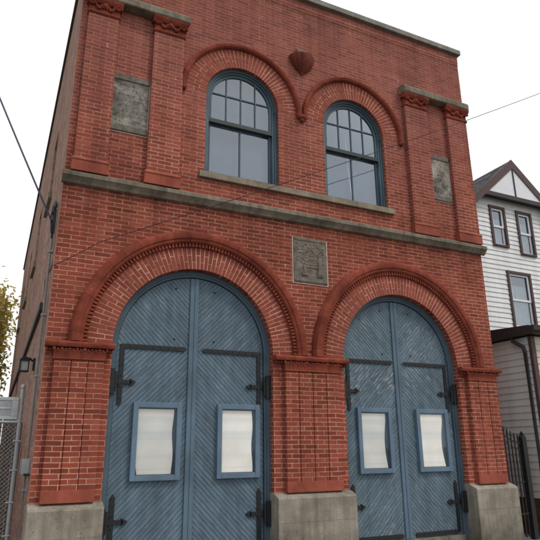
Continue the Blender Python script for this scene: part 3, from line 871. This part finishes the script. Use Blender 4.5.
c = thing('service_conduit', (-4.66, .62, GZ), 'thin grey metal conduit running up the left corner to a wire entry head', 'conduit')
m = MB(); m.tube([(-4.66, .62, GZ), (-4.66, .62, 2.0), (-4.665, .60, 2.15), (-4.665, .60, 5.05)], .021, 8); m.build('pipe', M['pipe'], c, smooth=True)
m = MB(); m.tube([(-4.665, .60, 5.05), (-4.665, .60, 5.5)], .034, 8); m.ball((-4.67, .56, 5.56), .042, .055, .08); m.build('weather_head', M['headgrey'], c, smooth=True)
for z in (.9, 2.6, 3.6, 4.7):
    m = MB(); m.box(-4.70, -4.62, .565, .66, z, z + .03); m.build('pipe_strap', M['steel'], c)
m = MB()
m.tube([(-4.69, .50, 5.50), (-4.70, .40, 5.35), (-4.69, .35, 5.10), (-4.68, .45, 4.9)], .014, 6); m.tube([(-4.70, .55, 5.52), (-4.72, .50, 5.3), (-4.70, .42, 5.0)], .012, 6)
m.build('wire_tail', M['wire'], c, smooth=True)
b = thing('meter_box', (-4.68, .6, 1.18), 'small grey electric box beside the conduit near the left corner', 'electric box')
m = MB(); m.box(-4.74, -4.622, .50, .66, 1.14, 1.36); m.build('box_body', M['panel'], b, bevel=.008)
m = MB(); m.box(-4.755, -4.742, .51, .65, 1.16, 1.34); m.build('box_lid', M['steel'], b, bevel=.004)
m = MB(); m.box(-4.70, -4.625, .35, .50, 1.12, 1.15); m.build('box_bracket', M['iron'], b)

LX, LY, LZ = -4.80, 2.1, 3.0
l = thing('wall_lamp', (-4.62, LY, LZ), 'small black lantern light on the side wall left of the capital', 'wall lamp')
m = MB(); m.box(-4.66, -4.62, LY - .06, LY + .06, LZ - .12, LZ + .10); m.tube([(-4.66, LY, LZ + .05), (-4.72, LY, LZ + .10), (LX, LY, LZ + .09)], .018, 8); m.build('arm', M['iron'], l)
m = MB(); m.box(LX - .085, LX + .085, LY - .08, LY + .08, LZ + .04, LZ + .075); m.prism([(LX - .085, LZ + .075), (LX + .085, LZ + .075), (LX + .03, LZ + .12), (LX - .03, LZ + .12)], 'y', LY - .06, LY + .06)
for sx in (-1, 1):
    for sy in (-1, 1): m.box(LX + sx * .07 - .01, LX + sx * .07 + .01, LY + sy * .065 - .01, LY + sy * .065 + .01, LZ - .13, LZ + .04)
m.box(LX - .085, LX + .085, LY - .08, LY + .08, LZ - .15, LZ - .13); m.build('lantern_cage', M['iron'], l)
m = MB(); m.box(LX - .06, LX + .06, LY - .055, LY + .055, LZ - .13, LZ + .04); m.build('lamp_glass', M['lampglass'], l)

m = MB(); m.tube(catenary((-4.69, .5, 5.2), (-6.95, 1.5, 10.35), .06) , .017, 6)
tag(m.build('service_wire', M['dropwire'], smooth=True), 'thick blue-grey cable dropping from the upper left sky to the building corner', 'wire')
m = MB(); m.tube(catenary((-4.64, -.03, 4.28), (-3.96, -.1, 4.76), .01, 6) + catenary((-3.96, -.1, 4.76), (9.53, -1.3, 11.75), .14, 40)[1:], .0075, 5)
tag(m.build('facade_wire', M['wire'], smooth=True), 'thin dark wire slanting across the brick front past the right window', 'wire')
m = MB(); m.tube(catenary((-4.66, 1.2, 4.35), (-4.60, -.02, 4.55), .05, 8), .007, 5); m.tube(catenary((-4.66, 1.2, 4.35), (-4.66, .66, 3.7), .03, 8), .007, 5)
tag(m.build('loose_cable', M['wire'], smooth=True), 'short loose cable sagging across the side wall beside the conduit', 'cable')

# --------------------------------------------------- left gate and beyond
gate = thing('chain_link_fence', (-5.6, .55, GZ), 'galvanised chain link fence with a grey metal top panel left of the station', 'fence')
m = MB(); m.tube([(-4.82, .55, GZ), (-4.84, .55, 2.40)], .032, 10); m.ball((-4.84, .55, 2.43), .04, .04, .045); m.build('post', M['steel'], gate, smooth=True)
m = MB(); m.tube([(-6.9, .55, GZ), (-6.9, .55, 2.40)], .035, 10); m.ball((-6.9, .55, 2.43), .04, .04, .045); m.build('post', M['steel'], gate, smooth=True)
for z in (1.90, -.1):
    m = MB(); m.tube([(-6.9, .55, z), (-4.84, .55, z)], .022, 8); m.build('rail', M['steel'], gate, smooth=True)
m = MB()
x0, x1, z0, z1 = -6.87, -4.87, -.1, 1.88; st = .062
k = -(z1 - z0)
while k < (x1 - x0):
    for sg in (1, -1):
        xa, za, xb, zb = x0 + k, z0, x0 + k + (z1 - z0), z1
        if xa < x0: za += x0 - xa; xa = x0
        if xb > x1: zb -= xb - x1; xb = x1
        if xb > xa:
            if sg < 0: za, zb = z0 + z1 - za, z0 + z1 - zb
            m.tube([(xa, .55 + .004 * sg, za), (xb, .55 + .004 * sg, zb)], .0032, 3, caps=False)
    k += st
m.build('chain_mesh', M['steel'], gate)
m = MB(); zA, zB = 1.935, 2.27
m.box(-6.8, -4.88, .52, .545, zA, zA + .05); m.box(-6.8, -4.88, .52, .545, zB - .05, zB); m.box(-6.8, -4.88, .522, .545, (zA + zB) / 2 - .015, (zA + zB) / 2 + .015)
m.box(-4.97, -4.88, .518, .545, zA + .05, zB - .05)
m.build('panel_frame', M['panel'], gate, bevel=.006)
m = MB(); m.box(-6.8, -4.95, .53, .54, zA + .05, zB - .05); m.build('top_panel', M['panel_in'], gate)
for z in (.3, .75, 1.2, 1.62):
    m = MB(); m.tube([(-4.90, .52, z), (-4.80, .52, z), (-4.80, .58, z)], .012, 6); m.build('tie_clamp', M['steel'], gate)

wf = thing('wooden_fence', (-5.2, 3.4, GZ), 'old brown board fence behind the chain link, running beside the side wall', 'fence')
m = MB(); x = -7.0
while x < -4.72:
    w = random.uniform(.09, .13)
    m.box(x, x + w, 3.4, 3.425, GZ, 2.05 + random.uniform(-.05, .03)); x += w + .012
m.box(-7.0, -4.72, 3.425, 3.47, .3, .4); m.box(-7.0, -4.72, 3.425, 3.47, 1.5, 1.6)
m.build('board', M['oldwood'], wf)
for x in (-6.9, -4.9):
    m = MB(); m.box(x - .05, x + .05, 3.47, 3.57, GZ, 1.9); m.build('post', M['oldwood'], wf)

sh = thing('flowering_shrub', (-5.5, 1.25, GZ), 'low green shrub with red flowers behind the chain link fence', 'shrub')
m = MB(); rs_ = random.Random(4)
for i in range(1500):
    a = rs_.uniform(0, 2 * PI); rr = rs_.random() ** .5 * .42; z = GZ + .05 + rs_.random() * (.62 - rr)
    p = Vector((-5.5 + rr * math.cos(a), 1.25 + rr * math.sin(a) * .8, z)); n1 = Vector((rs_.uniform(-1, 1), rs_.uniform(-1, 1), rs_.uniform(-1, 1))).normalized()
    n2 = n1.orthogonal().normalized(); s_ = .028
    m.poly([p + n1 * s_, p + n2 * s_ * .6, p - n1 * s_, p - n2 * s_ * .6])
m.build('foliage', M['shrubleaf'], sh, merge=False)
m = MB()
for i in range(7): m.tube([(-5.5, 1.25, GZ), (-5.5 + rs_.uniform(-.25, .25), 1.25 + rs_.uniform(-.2, .2), GZ + .4)], [.014, .005], 5)
m.build('stem', M['bark'], sh)

# autumn tree beyond the yard
def make_tree(name, bx, by, h, cr, label, seed, nclump=150, nleaf=130, cz=None, mat='leaf'):
    R = random.Random(seed)
    t = thing(name, (bx, by, GZ), label, 'tree')
    m = MB(); tips = []
    m.tube([(bx, by, GZ - .1), (bx + .05, by, h * .22), (bx - .05, by + .05, h * .5), (bx + .1, by, h * .8)], [.27, .2, .14, .05], 10)
    for i in range(22):
        z0 = h * R.uniform(.25, .7); a = R.uniform(0, 2 * PI); L = cr * R.uniform(.6, .95)
        p0 = Vector((bx, by, z0)); p2 = p0 + Vector((math.cos(a) * L, math.sin(a) * L, L * R.uniform(.3, .8))); p1 = p0.lerp(p2, .5) + Vector((0, 0, .15 * L))
        m.tube([p0, p1, p2], [.08, .045, .015], 6); tips += [p1, p2]
        for k in range(3):
            q = p1.lerp(p2, R.random()); e = q + Vector((R.uniform(-1, 1), R.uniform(-1, 1), R.uniform(-.2, .9))) * cr * .3
            m.tube([q, e], [.025, .008], 5); tips.append(e)
    m.build('trunk', M['bark'], t, smooth=True)
    f = MB(); cz = cz or h * .6
    for i in range(nclump):
        if i < len(tips): c0 = tips[i]
        else:
            while True:
                d = Vector((R.uniform(-1, 1), R.uniform(-1, 1), R.uniform(-1, 1)))
                if .35 < d.length < 1: break
            c0 = Vector((bx + d.x * cr, by + d.y * cr, cz + d.z * h * .42))
        if noise.noise(c0 * .45 + Vector((seed, 0, 0))) < -.38: continue
        cs = cr * R.uniform(.10, .2); tone = R.uniform(0, .5)
        for k in range(nleaf):
            p = c0 + Vector((R.gauss(0, 1), R.gauss(0, 1), R.gauss(0, .8))) * cs
            n1 = Vector((R.uniform(-1, 1), R.uniform(-1, 1), R.uniform(-1, 1))).normalized(); n2 = n1.orthogonal().normalized(); s = R.uniform(.085, .15)
            up = .5 + .5 * max(-1, min(1, (p.z - c0.z) / (cs * 1.5)))
            f.poly([p + n1 * s, p + n2 * s * .6, p - n1 * s, p - n2 * s * .6], 0, min(1, tone + R.random() * .35 + up * .2))
    f.build('crown', M[mat], t, merge=False)
make_tree('autumn_tree', -8.15, 20.0, 9.2, 2.85, 'yellow-green autumn tree beyond the yard at the left edge', 11, 520, 230, cz=6.4)

vf = thing('white_fence', (-9, 12, GZ), 'pale weathered board fence across the far end of the left yard', 'fence')
m = MB(); x = -13.
while x < -4.9: m.box(x, x + .17, 12, 12.03, GZ, 1.45); x += .185
m.build('board', siding_mat('pale_fence_paint', (.55, .55, .54)), vf)
for z in (.1, 1.1):
    m = MB(); m.box(-13, -4.9, 12.03, 12.09, z, z + .1); m.build('rail', M['oldwood'], vf)

# ---------------------------------------------------------- house next door
HY = 2.0
hs = thing('clapboard_house', (8.3, 5, GZ), 'white clapboard gabled house with brown trim right of the fire station', 'house')
def siding(m, horiz, fixed, a0, a1, z0, z1, exp=.142, holes=(), outn=-1, top=None):
    """lapped boards; horiz 'x': wall at y=fixed; 'y': wall at x=fixed"""
    z = z0
    while z < z1 - .01:
        zb = min(z + exp, z1)
        segs = [(a0, a1)]
        if top is not None:
            lo, hi = top(zb); segs = [(max(a0, lo), min(a1, hi))]
        for (h0, h1, hz0, hz1) in holes:
            if hz0 < zb - .02 and hz1 > z + .02:
                ns = []
                for (p, q) in segs:
                    if h0 > p: ns.append((p, min(q, h0)))
                    if h1 < q: ns.append((max(p, h1), q))
                segs = ns
        for (p, q) in segs:
            if q - p < .01: continue
            o0, o1 = fixed + outn * .024, fixed + outn * .003
            prof = [(fixed, z), (o0, z), (o0, z + .012), (o1, zb), (fixed, zb)]
            if horiz == 'x': m.prism([(y, zz) for y, zz in prof], 'x', p, q)
            else:
                m.prism([(x, zz) for x, zz in prof], 'y', p, q)
        z += exp
GC, GY = 8.26, 1.74
hw = [(7.33, 7.96, 7.034, 8.312), (8.42, 9.07, 6.892, 8.312), (7.71, 8.66, 4.62, 6.324)]
m = MB(); siding(m, 'x', HY, 6.5, 10.1, 3.2, 9.3, holes=[(a + .03, b - .03, c_, d_) for a, b, c_, d_ in hw], top=lambda z: (GC - max(0, (9.75 - z)) * 1.15, GC + max(0, (9.75 - z)) * 1.15))
m.build('front_wall', M['white_siding'], hs)
m = MB(); siding(m, 'y', 6.5, HY, 12., 3.2, 8.1); m.build('side_wall', M['white_siding'], hs)
m = MB(); siding(m, 'y', 10.1, HY, 12., 0., 8.1, outn=1); m.build('side_wall', M['white_siding'], hs)
m = MB(); m.box(6.53, 10.07, HY + .25, 12., GZ, 8.0); m.build('inner_core', M['room'], hs)
# roof
sl = .87
def roofz(x): return 9.86 - sl * abs(x - GC)
m = MB()
for s in (-1, 1):
    xe = GC + s * 2.12
    a, b = (GC, 9.86), (xe, roofz(xe)); n_ = Vector((s * sl, 1)).normalized()
    m.prism([(a[0], a[1]), (b[0], b[1]), (b[0] , b[1] - .10), (a[0], a[1] - .10)], 'y', GY + .03, 12.4)
rf = m.build('roof', M['shingle'], hs)
m = MB()
for s in (-1, 1):
    xe = GC + s * 2.15
    m.prism([(GC, 9.875), (xe, roofz(xe) + .015), (xe, roofz(xe) - .26), (GC, 9.875 - .30)], 'y', GY - .035, GY + .03)
m.build('barge_board', M['brown'], hs)
m = MB()
for s in (-1, 1):
    xe = GC + s * 2.1
    m.prism([(GC, 9.75), (xe, roofz(xe) - .12), (xe, roofz(xe) - .15), (GC, 9.72)], 'y', GY + .031, HY + .1)
m.box(6.9, 9.7, GY + .0, HY - .03, 8.56, 8.60)
m.build('soffit', M['dkbrown'], hs)
m = MB(); m.prism([(GC - 1.12, 8.62), (GC + 1.12, 8.62), (GC, 9.60)], 'y', GY - .005, GY + .03); gp = m.build('gable_panel', M['whitepaint'], hs)
m = MB(); m.box(GC - .02, GC + .02, GY - .03, GY - .006, 8.64, 9.60); m.build('gable_batten', M['dkbrown'], gp)
m = MB(); m.box(GC - 1.45, GC + 1.45, GY - .03, GY + .02, 8.50, 8.63); m.build('gable_beam', M['dkbrown'], gp)
for (a, b, c_, d_) in hw:
    m = MB(); t = .075; y0 = HY - .06
    m.box(a, a + t, y0, HY + .05, c_, d_); m.box(b - t, b, y0, HY + .05, c_, d_); m.box(a + t, b - t, y0 + .002, HY + .05, d_ - t, d_ - .001); m.box(a + t, b - t, y0 - .015, HY + .05, c_ + .001, c_ + t * .7)
    w = m.build('window', M['brown'], hs)
    m = MB(); a2, b2, c2, d2 = a + t, b - t, c_ + t * .7, d_ - t; s = .065; zm = (c2 + d2) / 2
    for (zz0, zz1, yy) in ((zm - .02, d2, HY - .015), (c2, zm + .03, HY + .012)):
        m.box(a2, a2 + s, yy, yy + .03, zz0, zz1); m.box(b2 - s, b2, yy, yy + .03, zz0, zz1); m.box(a2 + s, b2 - s, yy + .001, yy + .029, zz1 - s * .9, zz1); m.box(a2 + s, b2 - s, yy + .001, yy + .029, zz0, zz0 + s * .9)
    m.build('sash', M['whitepaint'], w)
    m = MB(); m.poly([(a2, HY + .028, c2), (b2, HY + .028, c2), (b2, HY + .028, d2), (a2, HY + .028, d2)]); m.build('pane', M['hglass'], w)
    m = MB(); n = 24
    for i in range(n):
        u0, u1 = i / n, (i + 1) / n; f_ = lambda u: HY + .11 + .018 * math.sin(u * 40)
        m.poly([(a2 + (b2 - a2) * u0, f_(u0), c2), (a2 + (b2 - a2) * u1, f_(u1), c2), (a2 + (b2 - a2) * u1, f_(u1), zm + (.5 if c_ > 6.9 else .6) * (d2 - zm)), (a2 + (b2 - a2) * u0, f_(u0), zm + (.5 if c_ > 6.9 else .6) * (d2 - zm))])
    m.build('curtain', plain('net_curtain', (.42, .43, .42), .9), w)
# enclosed front porch
PX, PY, PT = 6.0, .06, 3.97
m = MB(); siding(m, 'y', PX, PY + .06, HY, .36, PT - .02, exp=.155); m.build('porch_side_wall', M['grey_siding'], hs)
m = MB(); siding(m, 'x', PY, PX + .1, 10.1, .36, PT - .02, exp=.155, holes=[(7.0, 8.0, 1.4, 3.2)]); m.build('porch_front_wall', M['cream_siding'], hs)
m = MB(); m.box(PX + .05, 10.0, PY + .2, HY - .1, GZ, PT - .05); m.build('porch_core', M['room'], hs)
m = MB(); m.box(PX - .028, PX + .10, PY - .028, PY + .06, .36, PT - .02); m.build('corner_board', M['brown'], hs)
m = MB(); m.box(PX + .0, 10.1, PY + .01, HY, GZ - .05, .36); m.build('foundation', M['found'], hs)
m = MB()
m.prism([(PY - .22, PT + .0), (PY - .22, PT + .17), (PY - .15, PT + .20), (HY + .0, PT + .34), (HY + .0, PT)], 'x', PX - .20, 10.3)
m.build('porch_roof', M['dkbrown'], hs)
m = MB(); m.prism([(PY - .33, PT + .06), (PY - .22, PT + .04), (PY - .22, PT + .17), (PY - .34, PT + .17)], 'x', PX - .24, 10.3); m.build('gutter', M['dkbrown'], hs)
m = MB(); m.tube([(PX - .14, PY + .42, PT + .02), (PX - .13, PY + .42, PT - .08), (PX - .08, PY + .17, PT - .26), (PX - .07, PY + .15, PT - .40), (PX - .07, PY + .15, .1), (PX - .14, PY + .1, GZ + .1)], .045, 8)
m.build('downspout', M['dkbrown'], hs, smooth=True)
m = MB(); 
for a in ((6.98, 7.06, 1.38, 3.22), (7.94, 8.02, 1.38, 3.22), (7.06, 7.94, 1.38, 1.46), (7.06, 7.94, 3.14, 3.22), (7.06, 7.94, 2.28, 2.34)): m.box(a[0], a[1], PY - .05, PY + .05, a[2], a[3])
w = m.build('window', M['brown'], hs)
m = MB(); m.poly([(7.0, PY + .02, 1.4), (8.0, PY + .02, 1.4), (8.0, PY + .02, 3.2), (7.0, PY + .02, 3.2)]); m.build('pane', M['hglass'], w)

# iron gate between the two buildings
ig = thing('iron_gate', (5.2, .28, GZ), 'black iron picket gate with spear tips between the station and the white house', 'gate')
m = MB(); m.box(5.48, 5.60, .22, .34, GZ, 1.66); m.prism([(5.48, 1.66), (5.60, 1.66), (5.54, 1.74)], 'y', .225, .335); m.ball((5.54, .28, 1.76), .03, .03, .035); m.build('gate_post', M['iron'], ig)
xs = [4.80, 4.90, 5.00, 5.10, 5.20, 5.30, 5.40]
top = lambda x: 1.54 + .38 * max(0, (5.40 - x) / .7) ** 1.4
for x in xs:
    m = MB(); zt = top(x) + .10
    m.box(x - .012, x + .012, .268, .292, GZ + .05, zt); m.prism([(x - .024, zt), (x, zt + .09), (x + .024, zt), (x, zt - .02)], 'y', .268, .291); m.ball((x, .28, zt - .05), .018, .018, .014, 6, 4)
    m.build('picket', M['iron'], ig)
for dz, rr in ((0., .013), (.14, .010)):
    m = MB(); m.tube([(4.72 + i * .0585, .28, top(4.72 + i * .0585) - dz) for i in range(14)], rr, 6); m.build('gate_rail', M['iron'], ig)
for z in (.08, .72):
    m = MB(); m.box(4.70, 5.49, .266, .294, z, z + .028); m.build('gate_rail', M['iron'], ig)

# ------------------------------------------------------------ sky and light
w = bpy.data.worlds.new('World'); scn.world = w; w.use_nodes = True
nt = w.node_tree; bg = nt.nodes['Background']
SE, SA = math.radians(54), math.radians(35)     # sun elevation; azimuth from the street axis towards +x
sky = nt.nodes.new('ShaderNodeTexSky'); sky.sky_type = 'NISHITA'; sky.sun_disc = False
sky.sun_elevation = SE; sky.sun_rotation = PI - SA; sky.air_density = 1.5; sky.dust_density = 4.
tc = nt.nodes.new('ShaderNodeTexCoord'); cn = nt.nodes.new('ShaderNodeTexNoise'); cn.inputs['Scale'].default_value = 1.6; cn.inputs['Detail'].default_value = 5
nt.links.new(tc.outputs['Generated'], cn.inputs['Vector'])
sx_ = nt.nodes.new('ShaderNodeSeparateXYZ'); nt.links.new(tc.outputs['Generated'], sx_.inputs[0])
cr = nt.nodes.new('ShaderNodeValToRGB'); cr.color_ramp.elements[0].position = .36; cr.color_ramp.elements[0].color = (7.2, 8.3, 10.2, 1); cr.color_ramp.elements[1].position = .62; cr.color_ramp.elements[1].color = (13., 12.8, 12.4, 1)
nt.links.new(cn.outputs['Fac'], cr.inputs[0])
# thinner, bluer cloud over the far side of the street; bright even haze behind the station
hz = nt.nodes.new('ShaderNodeMapRange'); hz.inputs['From Min'].default_value = -.35; hz.inputs['From Max'].default_value = .1; nt.links.new(sx_.outputs[1], hz.inputs['Value'])
hm = nt.nodes.new('ShaderNodeMix'); hm.data_type = 'RGBA'; nt.links.new(hz.outputs[0], hm.inputs[0]); nt.links.new(cr.outputs[0], hm.inputs[6]); hm.inputs[7].default_value = (12.2, 12.15, 11.95, 1)
cr = hm
mx = nt.nodes.new('ShaderNodeMix'); mx.data_type = 'RGBA'; mx.inputs[0].default_value = .86
nt.links.new(sky.outputs[0], mx.inputs[6]); nt.links.new(hm.outputs[2], mx.inputs[7]); nt.links.new(mx.outputs[2], bg.inputs[0])
bg.inputs[1].default_value = .1
sd = bpy.data.lights.new('sun', 'SUN'); sd.energy = 1.35; sd.angle = math.radians(12); sd.color = (1., .95, .88)
so = bpy.data.objects.new('sun', sd); C.objects.link(so)
dv = Vector((math.sin(SA) * math.cos(SE), -math.cos(SA) * math.cos(SE), math.sin(SE)))
so.rotation_euler = dv.to_track_quat('Z', 'Y').to_euler(); so.location = dv * 50

# ------------------------------------------------------------------- camera
cd = bpy.data.cameras.new('camera'); cam = bpy.data.objects.new('camera', cd); C.objects.link(cam); scn.camera = cam
cd.clip_end = 1500; cd.clip_start = .05
yaw, pitch, roll, f = .447345, .300421, -.00872, 571.604
cd.sensor_width = 36; cd.sensor_fit = 'HORIZONTAL'; cd.lens = f / 540 * 36
from mathutils import Matrix
fw = Vector((math.sin(yaw) * math.cos(pitch), math.cos(yaw) * math.cos(pitch), math.sin(pitch)))
rt = Vector((math.cos(yaw), -math.sin(yaw), 0)); up = rt.cross(fw)
r2 = math.cos(roll) * rt + math.sin(roll) * up; u2 = -math.sin(roll) * rt + math.cos(roll) * up
cam.matrix_world = Matrix(((r2.x, u2.x, -fw.x, -5.272), (r2.y, u2.y, -fw.y, -9.314), (r2.z, u2.z, -fw.z, 1.5), (0, 0, 0, 1)))

scn.render.engine = 'CYCLES'; scn.cycles.pixel_filter_type = 'BLACKMAN_HARRIS'; scn.cycles.filter_width = 2.0
scn.view_settings.view_transform = 'Standard'; scn.view_settings.look = 'None'; scn.view_settings.exposure = 0
scn.render.resolution_x = 1024; scn.render.resolution_y = 1024
